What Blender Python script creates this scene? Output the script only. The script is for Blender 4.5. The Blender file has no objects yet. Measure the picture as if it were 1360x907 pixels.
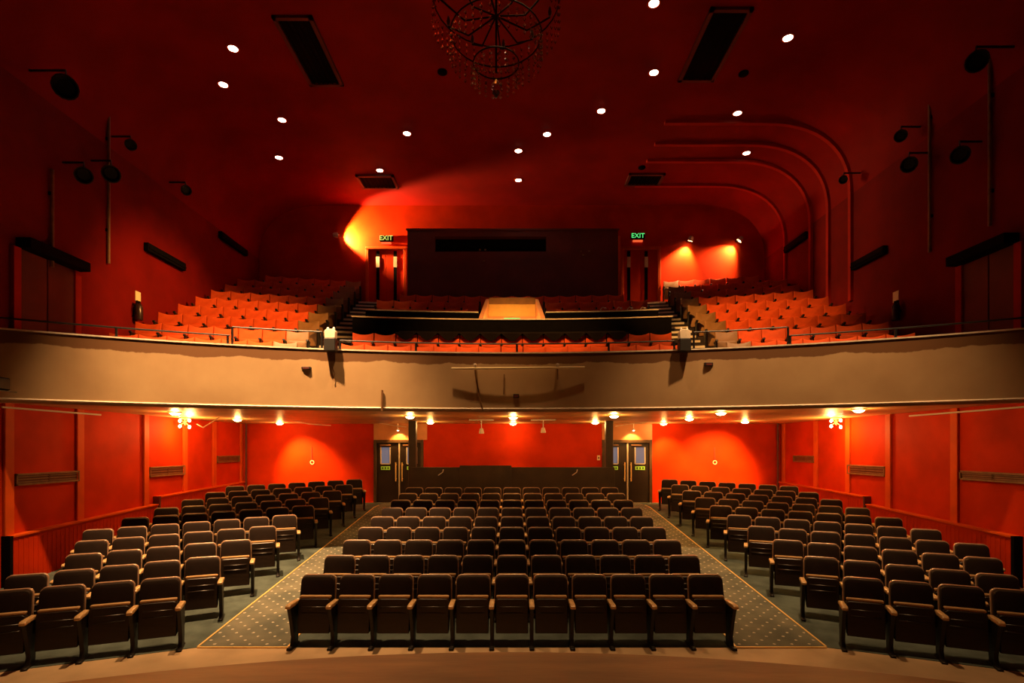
import bpy, bmesh, math, random
from mathutils import Vector, Matrix
random.seed(7)
SC = bpy.context.scene
COL = SC.collection

# ------------------------------------------------------------------ camera, world, exposure
CAM_H = 2.65; F = 720.0; HX, HY = 680.5, 595.0          # focal length and horizon in 1360x907 pixels
cam = bpy.data.cameras.new('camera'); co = bpy.data.objects.new('camera', cam); COL.objects.link(co)
co.location = (0, 0, CAM_H); co.rotation_euler = (math.pi/2, 0, 0)
cam.sensor_width = 36; cam.lens = F/1360*36; cam.shift_y = (HY-453.5)/1360; cam.clip_end = 200
SC.camera = co
w = bpy.data.worlds.new('world'); SC.world = w; w.use_nodes = True
w.node_tree.nodes['Background'].inputs[0].default_value = (0, 0, 0, 1)
w.node_tree.nodes['Background'].inputs[1].default_value = 0
vs = SC.view_settings
vs.view_transform = 'Standard'; vs.look = 'None'; vs.gamma = 1; vs.use_curve_mapping = False
vs.exposure = 0.0

def lamp(name, loc, aim, power, col=(1, .58, .22), size=60, blend=.5, rad=.06, parent=None):
    l = bpy.data.lights.new(name, 'SPOT'); l.energy = power; l.color = col
    l.spot_size = math.radians(size); l.spot_blend = blend; l.shadow_soft_size = rad
    o = bpy.data.objects.new(name, l); COL.objects.link(o)
    if parent: o.parent = parent
    o.location = loc
    o.rotation_euler = Vector(aim).to_track_quat('-Z', 'Y').to_euler()
    return o
def point(name, loc, power, col=(1, .58, .22), rad=.06, parent=None):
    l = bpy.data.lights.new(name, 'POINT'); l.energy = power; l.color = col; l.shadow_soft_size = rad
    o = bpy.data.objects.new(name, l); COL.objects.link(o); o.location = loc
    if parent: o.parent = parent
    return o
WARM = (1, .47, .115)
# house spots in the ceiling over the stage front (above the frame), aimed at the balcony
STAGE_SPOTS = [((-4.6, 8.3, 10.9), (-5.0, 10.6, 3.9), 12500, 58), ((-1.4, 9.3, 10.9), (-2.2, 11.3, 4.0), 1900, 50),
               ((4.8, 8.3, 10.9), (5.4, 10.6, 3.9), 4000, 58), ((1.4, 9.3, 10.9), (2.2, 11.3, 4.2), 500, 50),
               ((2.6, 9.6, 10.9), (-7.0, 13.4, 6.1), 10000, 30), ((-2.6, 9.6, 10.9), (5.4, 14.2, 6.2), 7000, 25), ((0, 9.8, 10.9), (0, 13.8, 5.3), 2800, 52),
               ((-3.4, 8.3, 11.0), (-3.6, 6.2, 0), 3600, 52), ((0, 8.3, 11.0), (0, 5.6, 0), 1000, 46), ((3.4, 8.3, 11.0), (3.6, 6.6, 0), 1300, 52)]
for i, (a, b, p, s) in enumerate(STAGE_SPOTS):
    lamp('house_spot', a, Vector(b)-Vector(a), p, WARM if i in (4, 5, 6) else (1, .56, .235), s, .9, .12)

# ------------------------------------------------------------------ helpers
def X(px, d): return (px-HX)*d/F
def Z(py, d): return CAM_H-(py-HY)*d/F
def P(px, py, d): return Vector((X(px, d), d, Z(py, d)))
def onz(px, py, z):
    d = F*(z-CAM_H)/(HY-py); return Vector((X(px, d), d, z))
ORD = ['first','second','third','fourth','fifth','sixth','seventh','eighth','ninth','tenth','eleventh','twelfth','thirteenth','fourteenth','fifteenth','sixteenth','seventeenth']

class G:
    def __init__(s): s.v = []; s.f = []
    def box(s, x0, x1, y0, y1, z0, z1, M=None):
        b = len(s.v)
        for p in ((x0,y0,z0),(x1,y0,z0),(x1,y1,z0),(x0,y1,z0),(x0,y0,z1),(x1,y0,z1),(x1,y1,z1),(x0,y1,z1)):
            p = Vector(p); s.v.append(tuple(M @ p) if M else tuple(p))
        s.f += [[b+i for i in q] for q in ((3,2,1,0),(4,5,6,7),(0,1,5,4),(1,2,6,5),(2,3,7,6),(3,0,4,7))]
        return s
    def prism(s, poly, ax, c0, c1):
        """poly of 2-tuples in the plane normal to ax ('x': y,z  'y': x,z  'z': x,y)"""
        n = len(poly); b = len(s.v)
        for c in (c0, c1):
            for a, d in poly:
                s.v.append((c, a, d) if ax == 'x' else (a, c, d) if ax == 'y' else (a, d, c))
        s.f.append([b+i for i in range(n)][::-1]); s.f.append([b+n+i for i in range(n)])
        for i in range(n):
            j = (i+1) % n; s.f.append([b+i, b+j, b+n+j, b+n+i])
        return s
    def tube(s, pts, r, k=8, closed=False):
        pts = [Vector(p) for p in pts]; n = len(pts); b = len(s.v)
        for i, p in enumerate(pts):
            t = (pts[(i+1) % n]-pts[i-1]) if closed else (pts[min(i+1, n-1)]-pts[max(i-1, 0)])
            t.normalize()
            u = t.cross(Vector((0, 0, 1)))
            if u.length < .05: u = t.cross(Vector((0, 1, 0)))
            u.normalize(); q = t.cross(u)
            for m in range(k):
                a = 2*math.pi*m/k; s.v.append(tuple(p+u*math.cos(a)*r+q*math.sin(a)*r))
        for i in range(n if closed else n-1):
            for m in range(k):
                m2 = (m+1) % k; i2 = (i+1) % n
                s.f.append([b+i*k+m, b+i*k+m2, b+i2*k+m2, b+i2*k+m])
        if not closed:
            s.f.append([b+m for m in range(k)][::-1]); s.f.append([b+(n-1)*k+m for m in range(k)])
        return s
    def lathe(s, prof, k=16, c=(0, 0, 0), M=None):
        b = len(s.v)
        for r, z in prof:
            for m in range(k):
                a = 2*math.pi*m/k
                p = Vector((r*math.cos(a), r*math.sin(a), z))
                if M: p = M @ p
                s.v.append((p.x+c[0], p.y+c[1], p.z+c[2]))
        n = len(prof)
        for i in range(n-1):
            for m in range(k):
                m2 = (m+1) % k; s.f.append([b+i*k+m, b+i*k+m2, b+(i+1)*k+m2, b+(i+1)*k+m])
        s.f.append([b+m for m in range(k)][::-1]); s.f.append([b+(n-1)*k+m for m in range(k)])
        return s
    def sweep(s, rows, closed_prof=False, caps=False):
        """rows: list of equally long point lists, quads between"""
        b = len(s.v); n = len(rows[0])
        for r in rows: s.v += [tuple(p) for p in r]
        for i in range(len(rows)-1):
            for j in range(n if closed_prof else n-1):
                j2 = (j+1) % n; s.f.append([b+i*n+j, b+i*n+j2, b+(i+1)*n+j2, b+(i+1)*n+j])
        if caps:
            s.f.append([b+j for j in range(n)][::-1]); s.f.append([b+(len(rows)-1)*n+j for j in range(n)])
        return s
    def mesh(s, name, bevel=0, seg=1, smooth=True, m=None):
        bm = bmesh.new()
        vs_ = [bm.verts.new(v) for v in s.v]
        for f in s.f:
            try: bm.faces.new([vs_[i] for i in f])
            except ValueError: pass
        bmesh.ops.recalc_face_normals(bm, faces=bm.faces)
        if bevel:
            es = [e for e in bm.edges if len(e.link_faces) == 2 and e.calc_face_angle(0) > .6]
            bmesh.ops.bevel(bm, geom=es, offset=bevel, segments=seg, profile=.5, affect='EDGES', clamp_overlap=True)
        me = bpy.data.meshes.new(name); bm.to_mesh(me); bm.free()
        if smooth:
            me.polygons.foreach_set('use_smooth', [True]*len(me.polygons)); me.set_sharp_from_angle(angle=math.radians(38))
        if m: me.materials.append(m)
        return me

def ob(name, me, parent=None, loc=None, rz=0):
    o = bpy.data.objects.new(name, me); COL.objects.link(o)
    if parent: o.parent = parent
    if loc is not None: o.location = loc
    if rz: o.rotation_euler = (0, 0, rz)
    return o
def thing(name, label, cat, loc=(0, 0, 0), rz=0, group=None, me=None):
    o = ob(name, me, None, loc, rz); o['label'] = label; o['category'] = cat
    if group: o['group'] = group
    return o
def struct(name, me, label=None, parent=None):
    o = ob(name, me, parent)
    if not parent: o['kind'] = 'structure'
    if label: o['label'] = label
    return o

# ------------------------------------------------------------------ materials
def mat(name, col, rough=.6, metal=0, var=0, scale=4, col2=None, bump=0, bscale=60, spec=.5, sheen=0, stretch=None):
    m = bpy.data.materials.new(name); m.use_nodes = True; nt = m.node_tree; b = nt.nodes['Principled BSDF']
    b.inputs['Base Color'].default_value = (*col, 1); b.inputs['Roughness'].default_value = rough
    b.inputs['Metallic'].default_value = metal; b.inputs['Specular IOR Level'].default_value = spec
    if sheen: b.inputs['Sheen Weight'].default_value = sheen
    tc = nt.nodes.new('ShaderNodeTexCoord'); vec = tc.outputs['Object']
    if stretch:
        mp = nt.nodes.new('ShaderNodeMapping'); mp.inputs['Scale'].default_value = stretch
        nt.links.new(vec, mp.inputs[0]); vec = mp.outputs[0]
    if var or col2:
        n = nt.nodes.new('ShaderNodeTexNoise'); n.inputs['Scale'].default_value = scale; n.inputs['Detail'].default_value = 5
        nt.links.new(vec, n.inputs['Vector'])
        r = nt.nodes.new('ShaderNodeValToRGB')
        c2 = col2 or tuple(c*(1-var) for c in col); c1 = col if col2 else tuple(min(1, c*(1+var)) for c in col)
        r.color_ramp.elements[0].position = .35; r.color_ramp.elements[0].color = (*c2, 1)
        r.color_ramp.elements[1].position = .65; r.color_ramp.elements[1].color = (*c1, 1)
        nt.links.new(n.outputs['Fac'], r.inputs[0]); nt.links.new(r.outputs[0], b.inputs['Base Color'])
    if bump:
        n2 = nt.nodes.new('ShaderNodeTexNoise'); n2.inputs['Scale'].default_value = bscale; n2.inputs['Detail'].default_value = 4
        nt.links.new(vec, n2.inputs['Vector'])
        bp = nt.nodes.new('ShaderNodeBump'); bp.inputs['Strength'].default_value = bump; bp.inputs['Distance'].default_value = .01
        nt.links.new(n2.outputs['Fac'], bp.inputs['Height']); nt.links.new(bp.outputs[0], b.inputs['Normal'])
    return m
def emat(name, col, strength, base=(.8, .8, .8)):
    m = mat(name, base, .4); b = m.node_tree.nodes['Principled BSDF']
    b.inputs['Emission Color'].default_value = (*col, 1); b.inputs['Emission Strength'].default_value = strength
    return m
M = dict(
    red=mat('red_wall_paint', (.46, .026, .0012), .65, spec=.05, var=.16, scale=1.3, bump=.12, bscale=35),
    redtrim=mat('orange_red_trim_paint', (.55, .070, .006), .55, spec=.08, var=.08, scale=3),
    upper=mat('shade_darkened_red_wall', (.155, .0035, .001), .65, spec=.12, var=.16, scale=1.3, bump=.12, bscale=35),  # wall red darkened: the dim outer edges' shade is put into the colour
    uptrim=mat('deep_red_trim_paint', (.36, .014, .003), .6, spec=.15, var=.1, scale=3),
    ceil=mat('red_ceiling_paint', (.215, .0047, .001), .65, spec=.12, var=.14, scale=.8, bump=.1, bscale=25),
    maroon=mat('dark_maroon_paint', (.10, .012, .008), .6, var=.2, scale=1.5),
    soffit=mat('buff_gloss_soffit', (.62, .36, .14), .42, var=.2, scale=1.1, bump=.15, bscale=6),
    tan=mat('tan_header_paint', (.55, .22, .07), .55, var=.1, scale=3),
    black=mat('black_paint', (.0045, .0035, .003), .8, var=.2, scale=8, spec=.04),
    blackmetal=mat('black_metal', (.012, .010, .010), .38, .3),
    beige=mat('beige_lino', (.50, .34, .19), .5, var=.15, scale=1.6, bump=.08, bscale=20),
    stage=mat('brown_hardboard', (.33, .15, .04), .55, col2=(.20, .085, .02), scale=2.4, bump=.2, bscale=14, stretch=(.5, 2.2, 1)),
    carpet=mat('dark_teal_carpet', (.075, .095, .085), .95, var=.25, scale=3, bump=.5, bscale=250, spec=.15),
    brass=mat('brass_strip', (.85, .56, .20), .4, .15),
    vinyl=mat('dark_brown_moquette', (.015, .007, .004), .68, var=.22, scale=7, bump=.25, bscale=160, spec=.2),
    edge=mat('painted_lit_seat_edge', (.46, .27, .12), .45, var=.15, scale=8),  # lighter tan puts overhead light on the upturned cushion edge into the colour
    rim=mat('plywood_shell_painted_rim_light', (.36, .22, .14), .35, var=.2, scale=8),  # plywood shell, lightened: rim light from behind is put into the colour
    board=mat('dark_brown_seat_board', (.014, .007, .004), .38, var=.25, scale=6, stretch=(1, 1, 6)),
    iron=mat('dark_cast_iron', (.009, .006, .005), .45, .0, spec=.3),
    arm=mat('varnished_wood_armrest', (.58, .36, .16), .32, var=.2, scale=10, stretch=(6, 1, 6)),
    velvet=mat('red_velvet', (.62, .075, .010), .75, var=.10, scale=6, bump=.25, bscale=120, spec=.2),
    tanseat=mat('tan_vinyl', (.24, .11, .030), .55, var=.15, scale=5),
    stair=mat('dark_stair_carpet', (.025, .014, .012), .9, var=.3, scale=5),
    nosing=mat('pale_step_nosing', (.78, .66, .50), .45, var=.12, scale=9),
    cream2=mat('peach_panel', (.70, .30, .12), .55, var=.08, scale=3),
    cream=mat('cream_panel', (.80, .47, .11), .55, var=.08, scale=3),
    wood=mat('dark_brown_panel', (.040, .023, .011), .55, var=.22, scale=2.2),
    doorw=mat('dark_brown_door', (.020, .011, .006), .38, var=.2, scale=3),
    frame=mat('bronze_door_frame', (.075, .042, .020), .35, .2, var=.2, scale=5),
    alu=mat('pale_meeting_strip', (.75, .64, .48), .3, .4),
    steel=mat('pale_steel', (.72, .66, .58), .4, .15),
    glass=emat('lobby_lit_glass', (.30, .31, .42), .34, (.05, .05, .06)),
    paper=mat('cream_paper', (.80, .66, .38), .7),
    bronze=mat('bronze_grille', (.19, .09, .035), .45, .1, var=.2, scale=6),
    crystal=mat('dark_gilt', (.010, .003, .002), .8, var=.3, scale=20, spec=.03), drops=mat('clear_crystal', (.9, .85, .8), .03),
    bulbdead=mat('unlit_candle_bulb', (.05, .025, .008), .4),
    plastic=mat('black_plastic', (.014, .012, .012), .5),
    extinguisher=mat('dark_extinguisher', (.03, .012, .010), .3),
    sheet=mat('black_sheet', (.008, .005, .004), .95, spec=.05),
    hot=emat('lit_lamp_glass', (1, .72, .34), 30), cool=emat('ceiling_lamp_glass', (1, .86, .66), 14),
    exitg=emat('lit_green_sign', (.10, .75, .18), 1.2, (.02, .1, .03)), exitw=emat('lit_sign_lettering', (.62, .8, .16), .8, (.10, .12, .03)),
    lime=mat('lime_green_sign', (.42, .95, .14), .4), dgreen=mat('dark_green_glyph', (.05, .16, .03), .4),
    signred=emat('lit_red_lettering', (.9, .12, .03), 1.0, (.3, .02, .01)),
)
M['drops'].node_tree.nodes['Principled BSDF'].inputs['Transmission Weight'].default_value = 1
def fascia_mat():
    m = mat('buff_fascia_paint', (.50, .27, .105), .5, bump=.1, bscale=10); nt = m.node_tree; b = nt.nodes['Principled BSDF']
    N = nt.nodes.new; L = nt.links.new
    tc = N('ShaderNodeTexCoord'); sp = N('ShaderNodeSeparateXYZ'); L(tc.outputs['Object'], sp.inputs[0])
    cx = N('ShaderNodeCombineXYZ'); L(sp.outputs[0], cx.inputs[0])
    n = N('ShaderNodeTexNoise'); n.inputs['Scale'].default_value = .9; n.inputs['Detail'].default_value = 9; n.inputs['Roughness'].default_value = .62; L(cx.outputs[0], n.inputs['Vector'])
    mm = N('ShaderNodeMath'); mm.operation = 'MULTIPLY_ADD'; mm.inputs[1].default_value = .34; mm.inputs[2].default_value = 4.245
    L(n.outputs['Fac'], mm.inputs[0])
    gt = N('ShaderNodeMath'); gt.operation = 'SUBTRACT'; L(sp.outputs[2], gt.inputs[0]); L(mm.outputs[0], gt.inputs[1])
    cl = N('ShaderNodeMath'); cl.operation = 'MULTIPLY'; cl.use_clamp = True; cl.inputs[1].default_value = 60; L(gt.outputs[0], cl.inputs[0])
    n2 = N('ShaderNodeTexNoise'); n2.inputs['Scale'].default_value = 1.2; n2.inputs['Detail'].default_value = 5; L(tc.outputs['Object'], n2.inputs['Vector'])
    r = N('ShaderNodeValToRGB'); r.color_ramp.elements[0].position = .3; r.color_ramp.elements[0].color = (.40, .25, .125, 1)
    r.color_ramp.elements[1].position = .7; r.color_ramp.elements[1].color = (.50, .33, .17, 1); L(n2.outputs['Fac'], r.inputs[0])
    mx = N('ShaderNodeMix'); mx.data_type = 'RGBA'; L(cl.outputs[0], mx.inputs['Factor']); L(r.outputs[0], mx.inputs['A']); mx.inputs['B'].default_value = (.17, .078, .030, 1)
    L(mx.outputs['Result'], b.inputs['Base Color'])
    return m
M['fascia'] = fascia_mat()
def dots_mat():
    m = mat('dotted_teal_carpet', (.1, .1, .08), .95, bump=.4, bscale=250, spec=.15); nt = m.node_tree; b = nt.nodes['Principled BSDF']
    N = nt.nodes.new; L = nt.links.new
    tc = N('ShaderNodeTexCoord'); facs = []
    for off in ((0, 0, 0), (.5, .5, 0)):
        mp = N('ShaderNodeMapping'); mp.inputs['Scale'].default_value = (1/.235, 1/.235, 0); mp.inputs['Location'].default_value = off
        L(tc.outputs['Object'], mp.inputs[0])
        fr = N('ShaderNodeVectorMath'); fr.operation = 'FRACTION'; L(mp.outputs[0], fr.inputs[0])
        sb = N('ShaderNodeVectorMath'); sb.operation = 'SUBTRACT'; sb.inputs[1].default_value = (.5, .5, 0); L(fr.outputs[0], sb.inputs[0])
        ln = N('ShaderNodeVectorMath'); ln.operation = 'LENGTH'; L(sb.outputs[0], ln.inputs[0])
        n = N('ShaderNodeTexNoise'); n.inputs['Scale'].default_value = 60; L(tc.outputs['Object'], n.inputs['Vector'])
        ad = N('ShaderNodeMath'); ad.operation = 'MULTIPLY_ADD'; ad.inputs[1].default_value = .16; L(n.outputs['Fac'], ad.inputs[0]); L(ln.outputs['Value'], ad.inputs[2])
        lt = N('ShaderNodeMath'); lt.operation = 'LESS_THAN'; lt.inputs[1].default_value = .16; L(ad.outputs[0], lt.inputs[0]); facs.append(lt)
    mxm = N('ShaderNodeMath'); mxm.operation = 'MAXIMUM'; L(facs[0].outputs[0], mxm.inputs[0]); L(facs[1].outputs[0], mxm.inputs[1])
    n2 = N('ShaderNodeTexNoise'); n2.inputs['Scale'].default_value = 2.2; n2.inputs['Detail'].default_value = 6; L(tc.outputs['Object'], n2.inputs['Vector'])
    r = N('ShaderNodeValToRGB'); r.color_ramp.elements[0].position = .35; r.color_ramp.elements[0].color = (.10, .105, .085, 1)
    r.color_ramp.elements[1].position = .68; r.color_ramp.elements[1].color = (.17, .16, .12, 1); L(n2.outputs['Fac'], r.inputs[0])
    mx = N('ShaderNodeMix'); mx.data_type = 'RGBA'; L(mxm.outputs[0], mx.inputs['Factor']); L(r.outputs[0], mx.inputs['A']); mx.inputs['B'].default_value = (.50, .44, .34, 1)
    L(mx.outputs['Result'], b.inputs['Base Color'])
    return m
M['dots'] = dots_mat()

# ------------------------------------------------------------------ the room shell
WX = 8.9; YB = 17.9; YU = 19.1; CZ = 11.2; SOF = 3.45
RAKE = .092
def fz(y): return 0 if y < 7.2 else RAKE*(min(y, 16.4)-7.2)
g = G(); ys = [-2, 7.2, 16.4, 18.1]
g.prism([(y, fz(y)) for y in ys]+[(18.1, -.4), (-2, -.4)], 'x', -9.1, 9.1)
struct('floor', g.mesh('floor', m=M['beige'], smooth=False), 'beige lino floor between stage and front rows')
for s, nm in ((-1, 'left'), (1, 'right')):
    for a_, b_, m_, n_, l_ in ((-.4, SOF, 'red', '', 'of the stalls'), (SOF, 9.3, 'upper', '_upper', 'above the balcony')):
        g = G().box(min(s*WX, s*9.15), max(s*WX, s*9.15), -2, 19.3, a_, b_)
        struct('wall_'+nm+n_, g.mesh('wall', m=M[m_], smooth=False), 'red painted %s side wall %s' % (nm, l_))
def section(off=0, a0=0, n=14):
    pts = []
    for i in range(n+1):
        t = a0+(math.pi/2-a0)*i/n
        pts.append((WX-2.3+(2.3+off)*math.cos(t)**.85 if math.cos(t) > 1e-6 else WX-2.3, 9.3+(CZ-9.3+off)*math.sin(t)**.85))
    return pts                                              # from the right wall up to the flat ceiling
inn = section(0); out = section(.25)
prof = inn+[(-x, z) for x, z in inn[::-1]]+[(-x, z) for x, z in out]+out[::-1]
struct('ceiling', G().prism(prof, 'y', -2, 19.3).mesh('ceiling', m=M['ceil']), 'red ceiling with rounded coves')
# upper back wall behind the balcony
struct('wall_back_upper', G().box(-9.1, 9.1, YU, YU+.2, 3.2, 11.3).mesh('wall_back_upper', m=M['red'], smooth=False), 'red back wall above the balcony')
# stalls back wall around the two door openings
DOORS = [(-4.56, -2.92), (2.97, 4.62)]; DT = 2.92; FB = fz(18)
g = G(); xs = [-9.1, DOORS[0][0], DOORS[0][1], DOORS[1][0], DOORS[1][1], 9.1]
for a, b in ((0, 1), (2, 3), (4, 5)): g.box(xs[a], xs[b], YB, YB+.2, FB-.3, SOF+.3)
for a, b in DOORS: g.box(a, b, YB, YB+.2, DT, SOF+.3)
struct('wall_back', g.mesh('wall_back', m=M['red'], smooth=False), 'red back wall of the stalls')
for i, (a, b) in enumerate(DOORS):
    struct('trim_%d' % (i+1), G().box(a-.0, b+(.12 if i == 0 else .0), YB-.03, YB, DT, SOF).mesh('header', m=M['tan'], smooth=False), 'tan header panel above double doors')
# side pilaster strips in the stalls
k = 3
for s, pxs in ((-1, (10, 105, 193, 245, 284, 321)), (1, (1270, 1182, 1128, 1085, 1042))):
    for px in pxs:
        d = F*WX/abs(px-HX)
        if d > 17.8: d = 17.8
        x = s*WX
        struct('trim_%d' % k, G().box(min(x, x-s*.05), max(x, x-s*.05), d-.09, d+.09, fz(d)+.3, SOF).mesh('strip', .008, m=M['redtrim'], smooth=False), 'orange-red vertical wall strip'); k += 1
for s in (-1, 1):    # dark pipe in the back corners
    thing('corner_pipe', 'dark vertical pipe in the %s back corner of the stalls' % ('left' if s < 0 else 'right'), 'pipe', me=G().tube([(s*8.72, 17.78, .85), (s*8.72, 17.78, SOF)], .035).mesh('pipe', m=M['maroon']))

# stage apron
def arc_y(x): return 4.118-8.63+math.sqrt(8.63**2-x*x)
poly = [(-6.5+i*13/48, arc_y(-6.5+i*13/48)) for i in range(49)]
struct('floor_stage', G().prism(poly+[(6.5, -2), (-6.5, -2)], 'z', .95, 1.10).mesh('stage', m=M['stage'], smooth=False), 'brown curved stage front edge')
rows_ = [[(x*.99, arc_y(x)-.08, z) for x, y in poly] for z in (0, .95)]
struct('wall_stage_front', G().sweep(rows_).mesh('stage_front', m=M['stage'], smooth=False), 'brown riser under the stage edge')

# carpets (raked slabs just above the floor)
def raked(name, pts_xy, t, m, over=0):
    """slab over the raked floor; pts by strips (xl, xr, y)"""
    top = [[(xl, y, fz(y)+t), (xr, y, fz(y)+t)] for xl, xr, y in pts_xy]
    g = G(); rows = []
    for (xl, xr, y) in pts_xy: rows.append([(xl, y, fz(y)), (xl, y, fz(y)+t), (xr, y, fz(y)+t), (xr, y, fz(y))])
    g.sweep(rows, True, True); return g.mesh(name, m=m, smooth=False)
cw = 4.17
struct('floor_carpet', raked('carpet', [(-2.97, 2.97, 7.2), (-2.97, 2.97, 16.4), (-2.97, 2.97, 17.85)], .006, M['carpet']), 'plain dark teal carpet under the centre seat block')
for s in (-1, 1):
    side = 'left' if s < 0 else 'right'
    rr = []
    for y in [5.2+i*.2 for i in range(11)]+[16.4, 17.85]:
        inner = cw if y >= 7.2 else cw+(7.2-y)/math.tan(math.radians(23))
        rr.append((min(s*inner, s*8.88), max(s*inner, s*8.88), y))
    struct('floor_carpet_'+side, raked('carpet', rr, .006, M['carpet']), 'plain dark teal carpet under the %s seat block' % side)
    a = thing('aisle_carpet', 'dotted teal aisle carpet with gold edges on the %s' % side, 'carpet',
              me=raked('aisle', [(min(s*2.97, s*cw), max(s*2.97, s*cw), y) for y in (7.2, 16.4, 17.85)], .010, M['dots']))
    for xx, nm in ((2.97, 'edge_strip'), (cw, 'edge_strip')):
        ob(nm, raked('strip', [(s*xx-.013, s*xx+.013, y) for y in (7.2, 16.4, 17.0)], .02, M['brass']), a)
    ob('end_strip', G().box(min(s*2.97, s*cw), max(s*2.97, s*cw), 7.17, 7.2, 0, .016).mesh('strip', m=M['brass'], smooth=False), a)

# balcony: soffit, fascia, tiers
FC = -5.5; FR = 17.0
def fy(x, r=FR): return FC+math.sqrt(r*r-x*x)
N_ = 64; XS = [-8.88+i*17.76/N_ for i in range(N_+1)]
g = G(); g.sweep([[(x, fy(x), SOF), (x, YU-.02, SOF), (x, YU-.02, SOF+.15), (x, fy(x), SOF+.15)] for x in XS], True, True)
struct('ceiling_soffit', g.mesh('soffit', m=M['soffit'], smooth=False), 'glossy buff soffit under the balcony')
g = G(); g.sweep([[(x, fy(x), SOF-.03), (x, fy(x)-.02, SOF+.05), (x, fy(x)-.05, 4.6), (x, fy(x)-.05, 4.645), (x, fy(x, FR+.18), 4.645), (x, fy(x, FR+.18), SOF-.03)] for x in XS], True, True)
struct('wall_balcony_front', g.mesh('fascia', m=M['fascia'], smooth=False), 'buff curved balcony front with ragged brown band')
g = G(); g.tube([(x, fy(x)-.02, SOF+.03) for x in XS], .022, 6)
struct('trim_20', g.mesh('lip', m=M['nosing']), 'pale moulding along the foot of the balcony front')
g = G(); g.sweep([[(x, fy(x)-.07, 4.645), (x, fy(x)-.07, 4.672), (x, fy(x, FR+.2), 4.672), (x, fy(x, FR+.2), 4.645)] for x in XS], True, True)
struct('trim_21', g.mesh('ledge', m=M['nosing'], smooth=False), 'pale ledge along the top of the balcony front')
BC = -11.3; R0 = 24.0; DR = .85; DZ = .433; BZ = 4.15; NR = 9
def by(x, r): return min(BC+math.sqrt(r*r-x*x), YU-.01)
def rz_(k): return R0+DR*k
rowsb = [[(x, fy(x, FR+.1), BZ) for x in XS]]
for k2 in range(NR):
    r0 = rz_(k2)-.65
    if k2: rowsb.append([(x, by(x, r0), BZ+DZ*(k2-1)) for x in XS]); rowsb.append([(x, by(x, r0), BZ+DZ*k2) for x in XS])
rowsb.append([(x, YU-.01, BZ+DZ*(NR-1)) for x in XS])
struct('floor_balcony', G().sweep(rowsb).mesh('tiers', m=M['stair'], smooth=False), 'dark stepped balcony floor')

# balcony aisle steps: every step an own part with its pale nosing
def xa(r): return 4.35+.5*(r-R0)/7
for s in (-1, 1):
    st = thing('aisle_stair', 'dark aisle steps with pale nosings, %s balcony aisle' % ('left' if s < 0 else 'right'), 'stairs')
    hw = .42
    for k2 in range(NR):
        for half in (0, 1):
            if k2 == 0 and half == 0: continue
            r1 = rz_(k2)+.2 if half else rz_(k2)-.65
            if half and k2 == NR-1: continue
            ztop = BZ+DZ*k2+(DZ/2 if half else 0.004); rin = r1-.425 if half else r1; rout = r1 if half else r1+.42
            xc = s*xa(rin); g = G()
            xl, xr = xc-hw, xc+hw
            g.sweep([[(x, by(x, rin), ztop-DZ/2+.02), (x, by(x, rin), ztop), (x, by(x, rout), ztop), (x, by(x, rout), ztop-DZ/2+.02)] for x in (xl, xc, xr)], True, True)
            sp = ob('step', g.mesh('step', m=M['stair'], smooth=False), st)
            g = G(); g.sweep([[(x, by(x, rin)-.012, ztop-.05), (x, by(x, rin)-.012, ztop+.008), (x, by(x, rin)+.15, ztop+.008), (x, by(x, rin)+.15, ztop-.05)] for x in (xl, xc, xr)], True, True)
            ob('nosing', g.mesh('nosing', m=M['nosing'], smooth=False), sp)

# right-hand arch ribs
k = 30
for d in (17.6, 16.1, 15.2, 14.2):
    zb = BZ+.4
    pr = [(4.0, CZ)]+[(x, z) for x, z in section(0)[::-1]]+[(WX, 6.5)]
    rows = []
    for i, (x, z) in enumerate(pr):
        a = Vector(pr[max(i-1, 0)]); b = Vector(pr[min(i+1, len(pr)-1)]); t = (b-a).normalized(); n = Vector((-t.y, t.x))
        if n.dot(Vector((0, 7))-Vector((x, z))) < 0: n = -n
        q = Vector((x, z))+n*.07
        rows.append([(x, d-.07, z), (q.x, d-.055, q.y), (q.x, d+.055, q.y), (x, d+.07, z)])
    g = G(); g.sweep(rows, True, True)
    struct('trim_%d' % k, g.mesh('rib', m=M['uptrim']), 'raised red arch rib on the right of the balcony'); k += 1

# ------------------------------------------------------------------ seats of the stalls
def rounded(wb, wt, z0, z1, r, n=5):
    """upright outline: bottom width wb, top width wt, rounded top corners"""
    pts = [(-wb/2, z0), (wb/2, z0)]
    for i in range(n+1):
        a = math.pi/2*i/n; pts.append((wt/2-r+r*math.cos(a), z1-r+r*math.sin(a)))
    for i in range(n+1):
        a = math.pi/2+math.pi/2*i/n; pts.append((-wt/2+r+r*math.cos(a), z1-r+r*math.sin(a)))
    return pts
def shear(me, k, z0):
    for v in me.vertices: v.co.y += k*(v.co.z-z0)
    return me
PITCH = .53
back_m = shear(G().prism(rounded(.470, .448, .40, .885, .065), 'y', -.17, -.09).mesh('backrest', .018, 2, m=M['vinyl']), .19, .40)
shell_m = shear(G().prism(rounded(.490, .470, .36, .899, .072), 'y', -.112, -.068).mesh('back_shell', .005, m=M['rim']), .19, .40)
pan_m = shear(G().prism([(x, z) for x, z in rounded(.43, .44, .165, .615, .05)], 'y', -.245, -.225).mesh('seat_board', .007, m=M['board']), .10, .165)
pad_m = shear(G().prism(rounded(.43, .445, .165, .622, .05), 'y', -.225, -.135).mesh('seat_cushion', .02, 2, m=M['vinyl']), .10, .165)
edge_m = shear(G().prism(rounded(.405, .425, .612, .648, .017, 3), 'y', -.225, -.145).mesh('lit_front_edge', .012, 2, m=M['edge']), .10, .165)
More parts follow.
